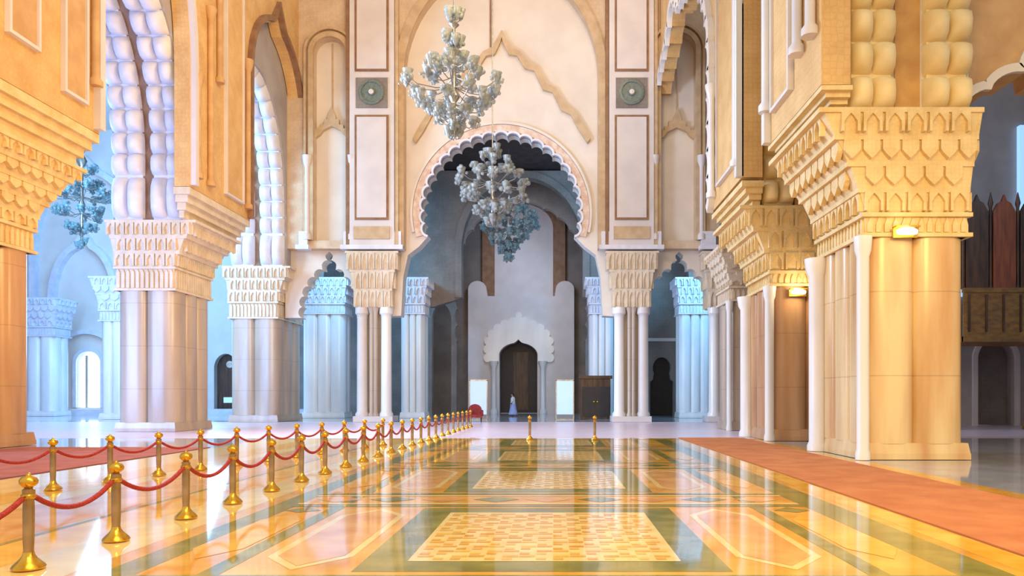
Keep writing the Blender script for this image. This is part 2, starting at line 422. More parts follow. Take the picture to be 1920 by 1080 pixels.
def pier(label, r, zs, zb, zc, ex, shaft='shaft', cap='cap', nx=2, ny=3, tiers=5, impost=None, group=None, corner=None, wc=0.55):
    x0, x1, y0, y1 = r; cx, cy = (x0+x1)/2, (y0+y1)/2
    t = empty('clustered_column', (cx, cy, 0)); tag(t, label, 'column', group, 'thing')
    L = (x0-cx, x1-cx, y0-cy, y1-cy)
    b = MB(); b.box(L[0]-.05, L[1]+.05, L[2]-.05, L[3]+.05, 0.012, .16); b.frustum((L[0]-.04, L[1]+.04, L[2]-.04, L[3]+.04), (L[0]+.0, L[1]-.0, L[2]+.0, L[3]-.0), .16, .42)
    b.build('base', shaft, t)
    MB().prism(bulged_rect(L[0]+.14, L[1]-.14, L[2]+.14, L[3]-.14, nx, ny), .4, zs, 'xy').build('shaft', shaft, t, smooth=40)
    f = MB(); fluted(f, (L[0]+.02, L[1]-.02, L[2]+.02, L[3]-.02), zs, zb); f.build('fluted_band', cap, t)
    capital_mesh(L, ex, zb, zc, tiers, wc).build('capital', cap, t)
    if impost:
        a, z1 = impost; c = (a[0]-cx, a[1]-cx, a[2]-cy, a[3]-cy); h = z1-zc; m = MB()
        for k in range(4):
            g = (3-k)*0.16
            m.box(c[0]+(g if c[0] < L[0] else 0), c[1]-(g if c[1] > L[1] else 0), c[2]+g, c[3]-g, zc+h*k/4, zc+h*(k+1)/4)
        m.build('impost', cap, t)
    if corner:
        for (qx, qy, qr, mt) in corner:
            c = MB(); qx -= cx; qy -= cy
            c.lathe([(qr*1.2, 0.01), (qr*1.2, .16), (qr, .28), (qr, zs-.5), (qr*1.3, zs-.35), (qr*1.5, zs)], qx, qy, 14)
            c.build('colonnette', mt, t, smooth=40)
    return t
G1 = 'great clustered columns of the nave arcades'
# left arcade
pier('great brown column at the left edge of the nave beside the rug', (-19.4, -16.95, 20.5, 24.3), 6.2, 7.0, 9.3, (.3, 1.0, .3, 1.2), 'shaft_brown_lit', 'cap_warm_lit', 2, 3, impost=((-16.24, -15.55, 19.3, 25.5), 10.5), group=G1)
pier('great column of the left arcade under the tall run of white lobes', (-19.4, -16.8, 33, 36.5), 6.24, 7.3, 9.3, (.3, 1.1, .35, .9), impost=((-16.24, -15.55, 31.8, 38.1), 10.5), group=G1, wc=.42, tiers=3)
pier('grey column of the left arcade standing next to the end wall', (-19.7, -16.8, 45.2, 49.6), 6.26, 7.3, 9.4, (.3, .9, .35, .5), group=G1, wc=.42, tiers=3)
# right arcade
pier('honey coloured great column on the right beside the orange carpet', (7.72, 10.3, 18.6, 21.9), 5.55, 6.15, 8.6, (1.3, .12, .5, .5), 'shaft_warm_lit', 'cap_warm_lit', 2, 3, tiers=4,
     impost=((6.4, 7.15, 17.9, 22.4), 9.05), group=G1, corner=[(7.66, 18.56, .15, 'white_marble'), (7.62, 21.6, .26, 'white_marble')], wc=.5)
pier('second great column of the right arcade half hidden by the honey one', (7.62, 10.2, 26.3, 29.4), 5.45, 6.0, 8.2, (1.2, .3, .45, .9), 'shaft_brown_lit', 'cap_warm_lit', 2, 3, tiers=3,
     impost=((6.4, 7.15, 25.5, 30.4), 8.95), group=G1, corner=[(7.58, 26.35, .16, 'white_marble'), (7.52, 29.2, .26, 'white_marble')])
pier('smaller grey column behind the second right column near the end wall', (8.0, 10.3, 34.0, 36.6), 5.9, 6.6, 8.4, (.6, .2, .3, .4), nx=2, ny=2, group=G1, corner=[(7.95, 33.98, .12, 'white_marble')])

# lamps fixed on the right columns
def column_lamp(x, y, z, label, power=9):
    t = empty('column_lamp', (x, y, z)); tag(t, label, 'lamp', 'lamps on the right columns')
    b = MB(); b.box(-.3, .3, -.05, .0, -.12, .14); b.box(-.3, .3, -.2, -.02, .11, .15); b.build('housing', 'gold', t)
    g = MB(); g.tube([(-.24, -.13, 0), (-.12, -.14, .02), (0, -.14, .03), (.12, -.14, .02), (.24, -.13, 0)], [.06, .09, .1, .09, .06], 10); g.build('bulb', 'lamp_glow', t, smooth=60)
    l = bpy.data.lights.new('lamp_light', 'POINT'); l.energy = power; l.color = (1, .8, .5); l.shadow_soft_size = .15
    lo = bpy.data.objects.new('lamp_light', l); COL.objects.link(lo); lo.location = (0, -.45, .1); lo.parent = t
column_lamp(8.65, 18.46, 5.62, 'glowing lamp high on the honey coloured right column')
column_lamp(8.5, 26.16, 5.2, 'glowing lamp high on the second right column', 45)

# ================================================================== ARCADE WALLS
def arcade(name, xa, xb, spans, y_end, zt, mat_, y_start, scal=None):
    """wall slab in the YZ plane. spans: list of (y0,y1,zb0,zs,za) openings, the wall foot between them given by zb"""
    pts = [(y_start, zt)]
    bot = []
    y = y_start; foot = spans[0][2]
    bot.append((y_start, foot))
    for (y0, y1, zf, zs, za, nl, d, tip) in spans:
        bot.append((y0, zf))
        a = arch(y0, y1, zs-4.5 if nl else zs, zs, za, tip=tip)
        if nl: a = scallop(a, nl, d)
        bot += a
        bot.append((y1, zf))
    bot.append((y_end, spans[-1][2]))
    q = []
    for p in bot:
        if not q or math.dist(p, q[-1]) > 1e-4: q.append(p)
    if math.dist(q[-1], (y_end, zt)) < 1e-4: q.pop()
    cut = [p for p in q if p[0] <= y_end-.02 or p[1] < 0]
    if spans[-1][1] > y_end: q = cut+[(y_end, cut[-1][1])]
    outline = q+[(y_end, zt), (y_start, zt)]
    return struct(MB().prism(outline, xa, xb, 'yz').build(name, mat_))
WL = arcade('wall_left', -16.2, -15.55, [(25.5, 31.8, 10.52, 15.5, 22.5, 0, 0, 0), (38.1, 45.6, 10.52, 18.3, 23.4, 0, 0, 1.2)], 45.9, 30, 'tan', 19.3)
WL2 = arcade('wall_left_outer', -19.5, -16.25, [(24.3, 33.0, 9.3, 12, 18.9, 0, 0, 0), (36.5, 45.2, 9.35, 12.6, 19.6, 0, 0, 0)], 49.6, 30, 'grey', 20.5)
WR = arcade('wall_right', 6.4, 7.1, [(22.4, 25.5, 9.07, 15.0, 19.0, 0, 0, 0), (30.4, 49.4, 9.07, 15.0, 22.4, 34, .3, 1.3)], 45.9, 30, 'tan', 17.92)
WR2 = arcade('wall_right_outer', 7.15, 10.3, [(21.9, 26.3, 8.62, 13, 17.0, 0, 0, 0), ] , 29.4, 30, 'cream', 18.6)
# near half arches of the first bays (they rise out of the frame above the nearest columns)
def half_arch(name, xa, xb, y1, y0, zf, zs, za, mat_):
    a = arch(y0, y1, zf, zs, za)
    pts = a+[(y1+.01, 30), (y0-1.5, 30), (y0-1.5, zf)]
    return struct(MB().prism(pts, xa, xb, 'yz').build(name, mat_))
half_arch('wall_right_near', 7.15, 10.3, 18.58, 11.0, 8.62, 14, 19, 'cream')
half_arch('wall_left_near', -19.5, -16.25, 20.48, 12.0, 9.32, 14, 19, 'grey')

def lobes(parent, xa, xb, y0, y1, zb, zs, za, half=None, step=0.98, foot=1.9, bf=.43, m1='lobe', m2='brown'):
    """two bands of bulging white lobes on the underside of an arch"""
    path = resample(arch(y0, y1, zb, zs, za, n=60), 400)
    # cumulative
    tot = sum(math.dist(a, b) for a, b in zip(path, path[1:])); ds = tot/400
    cells = []
    s = 0; first = True
    h = tot/2
    while s < h-0.2:
        l = foot if first else step
        cells.append((s+l/2, l)); s += l; first = False
    W = xb-xa; bw = W*bf
    groove = (xa+xb)/2
    for sidex, name in ((xa+W*.02, 'lobed_band'), (xb-W*.02-bw, 'lobed_band')):
        for hf in (0, 1):
            if half is not None and hf != half: continue
            mb = MB()
            for (sc_, l) in cells:
                q = sc_ if hf == 0 else tot-sc_
                i = max(1, min(399, int(q/ds))); a, b = path[i-1], path[i+1]
                T = Vector((0, b[0]-a[0], b[1]-a[1])).normalized()
                Nn = Vector((0, T.z, -T.y))
                for k in range(2):
                    c = Vector((sidex+bw*(k+.5)/2, path[i][0], path[i][1]))
                    mb.pillow(c-Nn*.02, Vector((1, 0, 0)), T, Nn, bw/4*1.0, l/2*1.0, .62)
            # backing plate so that the lobes have a body
            st = 0 if hf == 0 else 200
            seg = path[st:st+201]
            fs = []; vs = []
            q2 = offset(seg, -.12)
            for a, b in zip(seg, q2): vs += [(sidex+bw*.06, a[0], a[1]), (sidex+bw*.94, a[0], a[1]), (sidex+bw*.94, b[0], b[1]), (sidex+bw*.06, b[0], b[1])]
            for i in range(len(seg)-1):
                k = 4*i
                for j in range(4): fs.append((k+j, k+(j+1) % 4, k+4+(j+1) % 4, k+4+j))
            mb.add(vs, fs)
            mb.build(name, m1, parent, smooth=50)
    g = MB(); vs = []; fs = []
    q2 = offset(path, -.05)
    for a, b in zip(path, q2): vs += [(xa+W*.40, a[0], a[1]), (xb-W*.40, a[0], a[1]), (xb-W*.40, b[0], b[1]), (xa+W*.40, b[0], b[1])]
    for i in range(len(path)-1):
        k = 4*i
        for j in range(4): fs.append((k+j, k+(j+1) % 4, k+4+(j+1) % 4, k+4+j))
    g.add(vs, fs); g.build('arch_groove', m2, parent)
lobes(WL2, -19.5, -16.28, 24.3, 33.0, 9.32, 12, 18.9)
lobes(WL2, -19.6, -16.28, 36.5, 45.2, 9.42, 12.6, 19.6)
lobes(WR2, 7.2, 10.3, 11.0, 18.58, 8.62, 14, 19, step=.8, foot=.85, bf=.36, m1='lobe_warm_lit', m2='groove_warm_lit')
lobes(WR2, 7.2, 10.3, 21.9, 26.3, 8.3, 13, 17.0, step=.8, foot=.85, bf=.36, m1='lobe_warm_lit', m2='groove_warm_lit')

# ornament on the nave faces: frames, colonnettes and carved panels
def wall_trim(parent, x, out, y0, y1, z0, z1, panels):
    s = 1 if out > 0 else -1
    for (a, b, za, zb_, m) in panels:
        mb = MB(); mb.box(min(x, x+out*.5), max(x, x+out*.5), a, b, za, zb_); mb.build('panel', m, parent)
        fr = MB(); t = .1
        for (p, q, r_, u) in ((a-t, a, za-t, zb_+t), (b, b+t, za-t, zb_+t), (a, b, za-t, za), (a, b, zb_, zb_+t)):
            fr.box(min(x, x+out), max(x, x+out), p, q, r_, u)
        fr.build('panel_frame', 'pale', parent)
def wall_colonnette(parent, x, y, z0, z1, r=.13, m='tan_plain'):
    mb = MB(); mb.lathe([(r*1.7, 0), (r*1.7, .18), (r, .3), (r, z1-z0-.6), (r*1.3, z1-z0-.5), (r*2, z1-z0-.1), (r*2, z1-z0)], x, y, 12, z0)
    mb.build('colonnette', m, parent, smooth=45)
wall_trim(WL, -15.55, .16, 0, 0, 0, 0, [(21.2, 22.3, 12.0, 28, 'tan_plain'), (23.6, 24.6, 11.3, 28, 'tan_plain'), (35.2, 37.0, 11.2, 28.5, 'tan')])
for y, z0, z1 in ((20.4, 13.5, 28), (22.85, 14.5, 28), (25.1, 12.0, 28), (32.3, 11.0, 15.5), (33.5, 11.0, 19.0), (34.4, 16, 29), (37.6, 11.0, 18.5)):
    wall_colonnette(WL, -15.43, y, z0, z1)
wall_trim(WR, 6.4, -.16, 0, 0, 0, 0, [(20.1, 21.6, 9.9, 28, 'tan'), (26.3, 28.9, 9.8, 28, 'tan')])
for y, z0, z1 in ((18.3, 10.4, 28), (19.3, 10.4, 28), (22.15, 10, 28), (25.75, 9.5, 28), (29.8, 9.5, 14)):
    wall_colonnette(WR, 6.26, y, z0, z1, m='white_marble' if y > 20 else 'pale')
# arch mouldings round the nave openings
for parent, x0, x1, (y0, y1, zb, zs, za, tip), m in ((WL, -15.6, -15.3, (25.45, 31.85, 10.6, 15.5, 22.5, 0), 'pale'), (WL, -15.6, -15.3, (38.05, 45.6, 10.6, 18.3, 23.4, 1.2), 'brown'),
                                                     (WR, 6.2, 6.45, (22.4, 25.5, 9.1, 15, 19, 0), 'white_marble')):
    mb = MB(); ring(mb, arch(y0, y1, zb, zs, za, tip=tip), .28, x0, x1, 'yz'); mb.build('arch_moulding', m, parent)
mb = MB(); a = [p for p in scallop(arch(30.45, 49.4, 9.3, 15.0, 22.4, tip=1.3), 34, .3) if p[0] < 45.2]; ring(mb, a, .4, 6.15, 6.41, 'yz'); mb.build('arch_moulding', 'white_marble', WR)

# ================================================================== END WALL (facade across the nave)
Y0 = 46.0; K0 = FPX/Y0
def X(px): return (px-CX)/K0
def Z(py): return EYE+(CY-py)/K0
def facade():
    # body: cream tympanum layer with the big lobed doorway and the two side openings
    c = X(940)
    # central outline from left foot to right foot
    R = 143/K0; zc = Z(400)
    arcpts = [(c-R*cos(t), zc+R*sin(t)) for t in [(-0.30+i*(pi+0.6)/60) for i in range(61)]]
    cen = [(X(752), Z(592)), (X(756), Z(520)), (X(765), Z(478)), (X(786), Z(462))]+scallop(arcpts, 23, .24, 8)+[(X(1096), Z(462)), (X(1117), Z(478)), (X(1126), Z(520)), (X(1130), Z(592))]
    def side(a, b, ap):
        q = arch(X(a), X(b), Z(596), Z(580), Z(478), tip=.8, p=1.7); return scallop(q, 13, .22)
    l = side(566, 668, 0); r = side(1212, 1335, 0)
    outline = [(-16.6, 30), (-16.6, Z(596))]+l+cen+r+[(10.0, Z(596)), (10.0, 30)]
    W = struct(MB().prism(outline, 46.0, 47.0, 'xz').build('wall_back', 'cream'))
    # front layer: tan carved wall with tall recess and side niches
    rec = arch(X(762), X(1120), Z(470), Z(150), Z(-55))
    nl = arch(X(595), X(655), Z(455), Z(108), Z(80)); nr = arch(X(1236), X(1300), Z(455), Z(102), Z(72))
    zb = Z(470)
    out2 = [(-16.6, 30), (-16.6, zb), (X(762)-.001, zb)]+rec[1:-1]+[(X(1120), zb), (10.0, zb), (10.0, 30)]
    MB().prism(out2, 45.35, 46.0, 'xz', holes=[nl, nr]).build('carved_wall_face', 'ftan', W)
    mb = MB(); ring(mb, rec, .55, 45.2, 45.36); mb.build('arch_moulding', 'trim_tan', W)
    for nn in (nl, nr):
        mb = MB(); ring(mb, nn, .3, 45.15, 45.36); ring(mb, offset(nn, .42), .14, 45.1, 45.36); mb.build('niche_frame', 'trim_tan', W)
    # niche interiors: pale field with a stepped pointed ornament
    for a, b, py in ((595, 655, 232), (1236, 1300, 235)):
        m = (a+b)/2
        mb = MB(); mb.box(X(a)-.05, X(b)+.05, 45.9, 45.99, Z(455), Z(70)); mb.build('niche_panel', 'cream', W)
        mb = MB()
        pr = [(a, 262), (a, 245), (a+8, 245), (a+8, 238), (a+16, 238), (a+16, 228), (m-8, 228), (m-6, 218), (m, 204), (m+6, 218), (m+8, 228), (b-16, 228), (b-16, 238), (b-8, 238), (b-8, 245), (b, 245), (b, 262),
              (b-8, 256), (b-14, 248), (m, 240), (a+14, 248), (a+8, 256)]
        mb.prism([(X(p), Z(q+py-232)) for p, q in pr], 45.6, 45.92); mb.build('niche_ornament', 'trim_tan', W)
        MB().box(X(m)-.04, X(m)+.04, 45.84, 45.92, Z(210), Z(84)).build('niche_joint', 'trim_tan', W)
        for s_ in (a-11, b+11):
            mb = MB(); mb.lathe([(.26, 0), (.26, .3), (.15, .45), (.15, Z(300)-Z(455)-.7), (.26, Z(300)-Z(455)-.4), (.3, Z(300)-Z(455))], X(s_), 45.2, 12, Z(455))
            mb.build('colonnette', 'pale', W, smooth=45)
    # pointed relief on the tympanum
    mb = MB()
    left = [(775, 262), (790, 235), (806, 210), (824, 196), (840, 168), (858, 158), (874, 128), (892, 118), (906, 100), (922, 92), (932, 76), (941, 60)]
    right = [(2*941-p, q) for p, q in reversed(left)]
    poly = left+right[1:]
    w_ = 8
    inner = [(p+(6 if p < 941 else -6 if p > 941 else 0), q+w_+(5 if i % 2 else 0)) for i, (p, q) in enumerate(poly)]
    mb.prism([(X(p), Z(q)) for p, q in poly]+[(X(p), Z(q)) for p, q in reversed(inner)], 45.72, 46.02); mb.build('pointed_relief', 'trim_tan', W)
    MB().box(X(920)-.05, X(920)+.05, 45.9, 46.02, Z(95), 30).build('tympanum_joint', 'brown', W)
    # lobed border of the doorway
    mb = MB(); ring(mb, [(c-(R+.30)*cos(t), zc+(R+.30)*sin(t)) for t in [(-0.28+i*(pi+0.56)/60) for i in range(61)]], .42, 45.84, 46.02); mb.build('terracotta_border', 'zellij', W)
    mb = MB(); ring(mb, [(c-(R+.74)*cos(t), zc+(R+.74)*sin(t)) for t in [(-0.22+i*(pi+0.44)/60) for i in range(61)]], .14, 45.78, 46.02); mb.build('outer_fillet', 'cream', W)
    mb = MB(); q = scallop([(c-R*cos(t), zc+R*sin(t)) for t in [(-0.30+i*(pi+0.6)/60) for i in range(61)]], 23, .24, 8); ring(mb, q, .13, 45.78, 46.3); mb.build('lobed_fringe', 'lobe', W)
    # pilaster strips with panels and roundels
    for a in (664, 1140):
        mid = a+41
        mb = MB(); mb.box(X(a), X(a+82), 44.95, 45.36, Z(466), 30); p = mb.build('pilaster', 'pale', W)
        for z0, z1, nm in ((-90, 148, 'upper'), (228, 420, 'lower')):
            MB().box(X(a+10), X(a+72), 44.89, 44.96, Z(z1), Z(z0)).build('panel_border', 'brown', p)
            MB().box(X(a+14), X(a+68), 44.85, 44.97, Z(z1-4), Z(z0+4) if z0 > 0 else Z(z0)).build('panel', 'pale', p)
        MB().box(X(a+12), X(a+70), 44.88, 44.96, Z(215), Z(160)).build('roundel_panel', 'greyd', p)
        mb = MB(); rr = 23/K0
        prof = [(0.02, 0), (rr, 0), (rr, .1), (rr*.82, .12), (rr*.8, .05), (rr*.3, .05), (rr*.28, .12), (.02, .12)]
        mb.lathe(prof, 0, 0, 24); o = mb.build('roundel', 'teal_tile', p, smooth=40, loc=(X(mid), 44.9, Z(187))); o.rotation_euler = (radians(90), 0, 0)
        mb = MB(); mb.lathe([(.02, 0), (rr*.2, 0), (rr*.2, .06), (.02, .08)], 0, 0, 16); o = mb.build('roundel_boss', 'pale', p, loc=(X(mid), 44.79, Z(187))); o.rotation_euler = (radians(90), 0, 0)
        MB().box(X(a+8), X(a+74), 44.86, 44.96, Z(455), Z(432)).build('frieze', 'trim_tan', p)
        for s_ in (a-4, a+86):
            MB().box(X(s_-3), X(s_+3), 45.0, 45.36, Z(466), 30).build('side_fillet', 'brown' if s_ < a else 'trim_tan', p)
    # string course over the columns
    for a, b in ((566, 590), (648, 762), (1122, 1240), (1306, 1340)):
        mb = MB(); mb.box(X(a), X(b), 44.8, 45.4, Z(474), Z(466)); mb.box(X(a+4), X(b-4), 45.02, 45.34, Z(466), Z(440)); mb.build('string_course', 'lobe', W)
    return W
W = facade()
def facade_column(px, label, wide=1.0):
    x = X(px); t = empty('twin_column', (x, 45.9, 0)); tag(t, label, 'column', 'slender twin columns under the end wall', 'thing')
    hw = 1.05*wide
    MB().box(-hw-.15, hw+.15, -.75, .95, 0.012, .35).build('base', 'pale', t)
    MB().box(-hw+.3, hw-.3, -.1, .7, .35, 7.0).build('core', 'shaft', t)
    for s_ in (-1, 1):
        m = MB(); m.lathe([(.42, .33), (.42, .5), (.33, .65), (.31, 6.3), (.33, 6.5), (.42, 6.6), (.42, 6.98)], s_*(hw-.32), -.32, 18); m.build('shaft', 'white_marble' if (s_ < 0) == (px > 900) else 'pale', t, smooth=40)
        m = MB(); m.lathe([(.2, .33), (.2, .45), (.13, .6), (.13, 6.6), (.22, 6.98)], s_*.12, -.5, 12); m.build('colonnette', 'shaft', t, smooth=40)
    capital_mesh((-hw, hw, -.65, .9), (.55, .55, .4, .15), 6.95, 10.3, 3, .42).build('capital', 'cap', t)
    return t
facade_column(705, 'slender twin column left of the big lobed doorway')
facade_column(1182, 'slender twin column right of the big lobed doorway')
facade_column(1352, 'slender twin column at the right end of the far wall', .8)

# ================================================================== CROSSING BEHIND THE END WALL
def crossing_pier(x0, x1, label, zs=7.4, zc=10.0):
    pier(label, (x0, x1, 53.2, 55.2), zs, zs+.8, zc, (.35, .35, .35, .3), 'white_marble', 'lobe', 3, 2, tiers=3, group='pale columns beyond the end wall', wc=.45)
    m = MB(); k = (x0+x1)/2
crossing_pier(-18.0, -15.0, 'wide pale blue lit column behind the left side arch')
crossing_pier(-11.0, -9.3, 'pale blue lit column just inside the doorway on its left')
crossing_pier(2.5, 4.2, 'pale blue lit column just inside the doorway on its right')
crossing_pier(8.9, 11.2, 'blue lit column behind the right side arch')
def wall_xz(name, y0, y1, pts, m, holes=()): return struct(MB().prism(pts, y0, y1, 'xz', holes=holes).build(name, m))
# arch wall at the middle of the crossing
K1 = FPX/56.0
def X1(p): return (p-CX)/K1
def Z1(p): return EYE+(CY-p)/K1
big = arch(X1(868), X1(1092), Z1(560), Z1(470), Z1(338))
def side_arch(a, b): return arch(a, b, 8.2, 9.5, 15.5, tip=.6)
pts = [(-22, 18.3), (-22, 8.2)]+side_arch(-17.2, -11.2)+[(-9.0, 8.2)]+big+[(3.6, 8.2)]+side_arch(4.4, 10)+[(14, 8.2), (14, 18.3)]
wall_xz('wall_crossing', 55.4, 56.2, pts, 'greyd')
mb = MB(); ring(mb, arch(X1(868), X1(1092), Z1(560), Z1(470), Z1(338)), .5, 55.2, 55.42); struct(mb.build('trim_1', 'greyd'))
# inner arch
K2 = FPX/62.0
def X2(p): return (p-CX)/K2
def Z2(p): return EYE+(CY-p)/K2
inn = scallop(arch(X2(858), X2(1096), Z2(640), Z2(520), Z2(372), tip=.5), 21, .25)
pts = [(-24, 24), (-24, 0), (-9.6, 0), (-9.6, 5.5)]+[p for p in inn]+[(3.0, 5.5), (3.0, 0), (18, 0), (18, 24)]
dl = arch(-9.4, -6.9, 0.0, 5.2, 8.6)
pts = [(-24, 24), (-24, 0), (X2(810), 0)]+arch(X2(810), X2(846), 0, Z2(600), Z2(570))[1:-1]+[(X2(846), 0), (X2(856), 0), (X2(856), Z2(640))]+inn+[(X2(1098), Z2(640)), (X2(1098), 0), (18, 0), (18, 24)]
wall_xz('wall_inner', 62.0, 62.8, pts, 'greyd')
# portal wall
K3 = FPX/68.0
def X3(p): return (p-CX)/K3
def Z3(p): return EYE+(CY-p)/K3
door = arch(X3(938), X3(1008), 0, Z3(668), Z3(638), tip=.3)
pts = [(-26, 26), (-26, 0), (X3(938), 0)]+door[1:-1]+[(X3(1008), 0), (20, 0), (20, 26)]
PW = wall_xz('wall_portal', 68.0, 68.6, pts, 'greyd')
MB().box(X3(930), X3(1036), 67.9, 67.99, Z3(560), Z3(400)).build('lit_panel', 'grey', PW)
mb = MB(); a = arch(X3(928), X3(1037), Z3(560), Z3(430), Z3(385)); mb.prism(a, 67.7, 67.92); mb.build('lit_arched_panel', 'pale', PW)  # lit part of the portal wall, brightness put into paler stone
mb = MB(); ring(mb, a, 1.1, 67.4, 67.95); mb.build('arch_moulding', 'brown', PW)
# portal block with rounded shoulders and blind lobed arch
def sh(a, b, y): # round shoulder top between pixels
    m = (a+b)/2; r = (b-a)/2; return [(m-r*cos(t), y-r*.9*sin(t)) for t in [i*pi/8 for i in range(9)]]
prof = [(880, 775)]+sh(880, 914, 545)+[(916, 558), (1040, 558)]+sh(1042, 1076, 545)+[(1076, 775)]
dpx = [(X3(p), Z3(q)) for p, q in prof]; dpx[0] = (dpx[0][0], 0); dpx[-1] = (dpx[-1][0], 0)
pts = dpx+[(X3(1008), 0)]+list(reversed(door[1:-1]))+[(X3(938), 0)]
PB = MB().prism(pts, 67.0, 68.0).build('portal_surround', 'pale', PW)
mb = MB(); q = scallop(arch(X3(914), X3(1034), Z3(680), Z3(650), Z3(592), tip=.5), 15, .25); mb.prism(q+list(reversed(arch(X3(937), X3(1009), Z3(680), Z3(668), Z3(638), tip=.3))), 66.8, 67.02); mb.build('blind_lobed_arch', 'white_marble', PB)
for a in (928, 1018):
    mb = MB(); mb.lathe([(.35, 0), (.35, .3), (.22, .45), (.22, 4.1), (.35, 4.4), (.4, 4.7)], X3(a), 66.75, 12); mb.build('portal_colonnette', 'white_marble', PB, smooth=45)
D1 = MB(); D1.prism(arch(X3(938)-.02, X3(1008)+.02, 0.01, Z3(668), Z3(638)), 68.62, 68.8)
D1 = struct(D1.build('door_1', 'blackdoor'))
MB().box(X3(962), X3(990), 68.55, 68.63, .3, 5.6).build('door_leaf_panel', 'wood', D1)
# ceilings
struct(MB().box(-26, 20, 47.0, 56.2, 18.4, 18.8).build('ceiling_crossing', 'ceil'))
struct(MB().box(-26, 20, 56.2, 70, 21.0, 21.4).build('ceiling_portal', 'ceil'))
struct(MB().box(-62, -19.5, 12, 64, 24, 24.4).build('ceiling_left', 'cream'))
struct(MB().box(10.4, 36, 12, 64, 24, 24.4).build('ceiling_right', 'greyd'))
# right rear wall with keyhole door
K4 = FPX/60.0
def X4(p): return (p-CX)/K4
def Z4(p): return EYE+(CY-p)/K4
kh = [(X4(1219), 0), (X4(1219), Z4(716)), (X4(1224), Z4(712))]+[(X4(1241)-17/K4*cos(t), Z4(690)+20/K4*sin(t)) for t in [(-.5+i*(pi+1.0)/20) for i in range(21)]]+[(X4(1258), Z4(712)), (X4(1263), Z4(716)), (X4(1263), 0)]
pts = [(5.2, 24), (5.2, 0)]+kh+[(30, 0), (30, 24)]
WRR = wall_xz('wall_right_rear', 60.0, 60.6, pts, 'greyd')
MB().box(X4(1206), X4(1276), 59.9, 59.99, Z4(640), Z4(634)).build('cornice', 'pale', WRR)
D2 = MB(); D2.box(X4(1217), X4(1265), 60.62, 60.75, 0.01, Z4(665)); struct(D2.build('door_2', 'blackdoor'))

# ================================================================== LEFT AISLE
K5 = FPX/62.0
def aisle_left():
    X5 = lambda p: (p-CX)/K5; Z5 = lambda p: EYE+(CY-p)/K5
    win = arch(X5(132), X5(178), .6, Z5(680), Z5(658))
    kd = arch(X5(392), X5(436), 0.0, Z5(690), Z5(662))
    pts = [(-62, 25), (-62, 0)]+[(X5(392), 0)]+kd[1:-1]+[(X5(436), 0), (-17.5, 0), (-17.5, 25)]
    WA = wall_xz('wall_left_aisle', 62.9, 63.5, pts, 'cream', holes=[win])
    # window
    Wd = struct(MB().prism(arch(X5(132)-.05, X5(178)+.05, .55, Z5(680), Z5(656)), 63.4, 63.5).build('window_1', 'window_glow'))
    fr = MB(); ring(fr, win, .3, 62.7, 62.92); fr.build('window_frame', 'lobe', Wd)
    MB().box(X5(143), X5(147), 63.2, 63.4, .6, Z5(665)).build('mullion', 'shaft', Wd)
    b = MB(); ring(b, arch(X5(104), X5(200), 0.02, Z5(660), Z5(625)), .35, 62.5, 62.92); b.build('arch_moulding', 'lobe', WA)
    b = MB(); ring(b, arch(X5(95), X5(205), 2, Z5(560), Z5(440), tip=1.0), .5, 62.3, 62.92); b.build('arch_moulding', 'lobe', WA)
    b = MB(); ring(b, arch(X5(60), X5(250), 2, Z5(470), Z5(300), tip=1.0), .5, 62.3, 62.92); b.build('arch_moulding', 'lobe', WA)
    # door with a small bright window
    D = MB(); D.prism(arch(X5(392)-.02, X5(436)+.02, .01, Z5(690), Z5(662)), 63.5, 63.62); D = struct(D.build('door_3', 'wood'))
    MB().box(X5(405), X5(424), 63.42, 63.5, 1.0, Z5(745)).build('door_pane', 'pane_and_glow', D)
    o = MB(); o.lathe([(.02, 0), (.3, 0), (.3, .08), (.02, .1)], 0, 0, 16); o = o.build('door_roundel', 'zellij', D, loc=(X5(417), 63.48, Z5(682))); o.rotation_euler = (radians(90), 0, 0)
    struct(MB().box(-62, -20, 61.2, 62.9, 0, .5).build('floor_glare_strip', 'lobe'))  # white strip standing in for window glare on the floor
    struct(MB().box(-62.4, -62, 12, 64, 0, 24).build('wall_left_side', 'cream'))
aisle_left()
pier('pale blue column deep in the left aisle beside the bright window', (-41.2, -38.9, 58, 60), 6.2, 7.0, 9.2, (.5, .5, .3, .3), 'white_marble', 'lobe', 2, 2, tiers=4, group='columns of the side aisles')
pier('bright white column in the left aisle right of the window', (-30.6, -29.0, 50.2, 52), 6.6, 7.4, 9.6, (.6, .5, .3, .3), 'white_marble', 'lobe', 2, 2, tiers=4, group='columns of the side aisles')

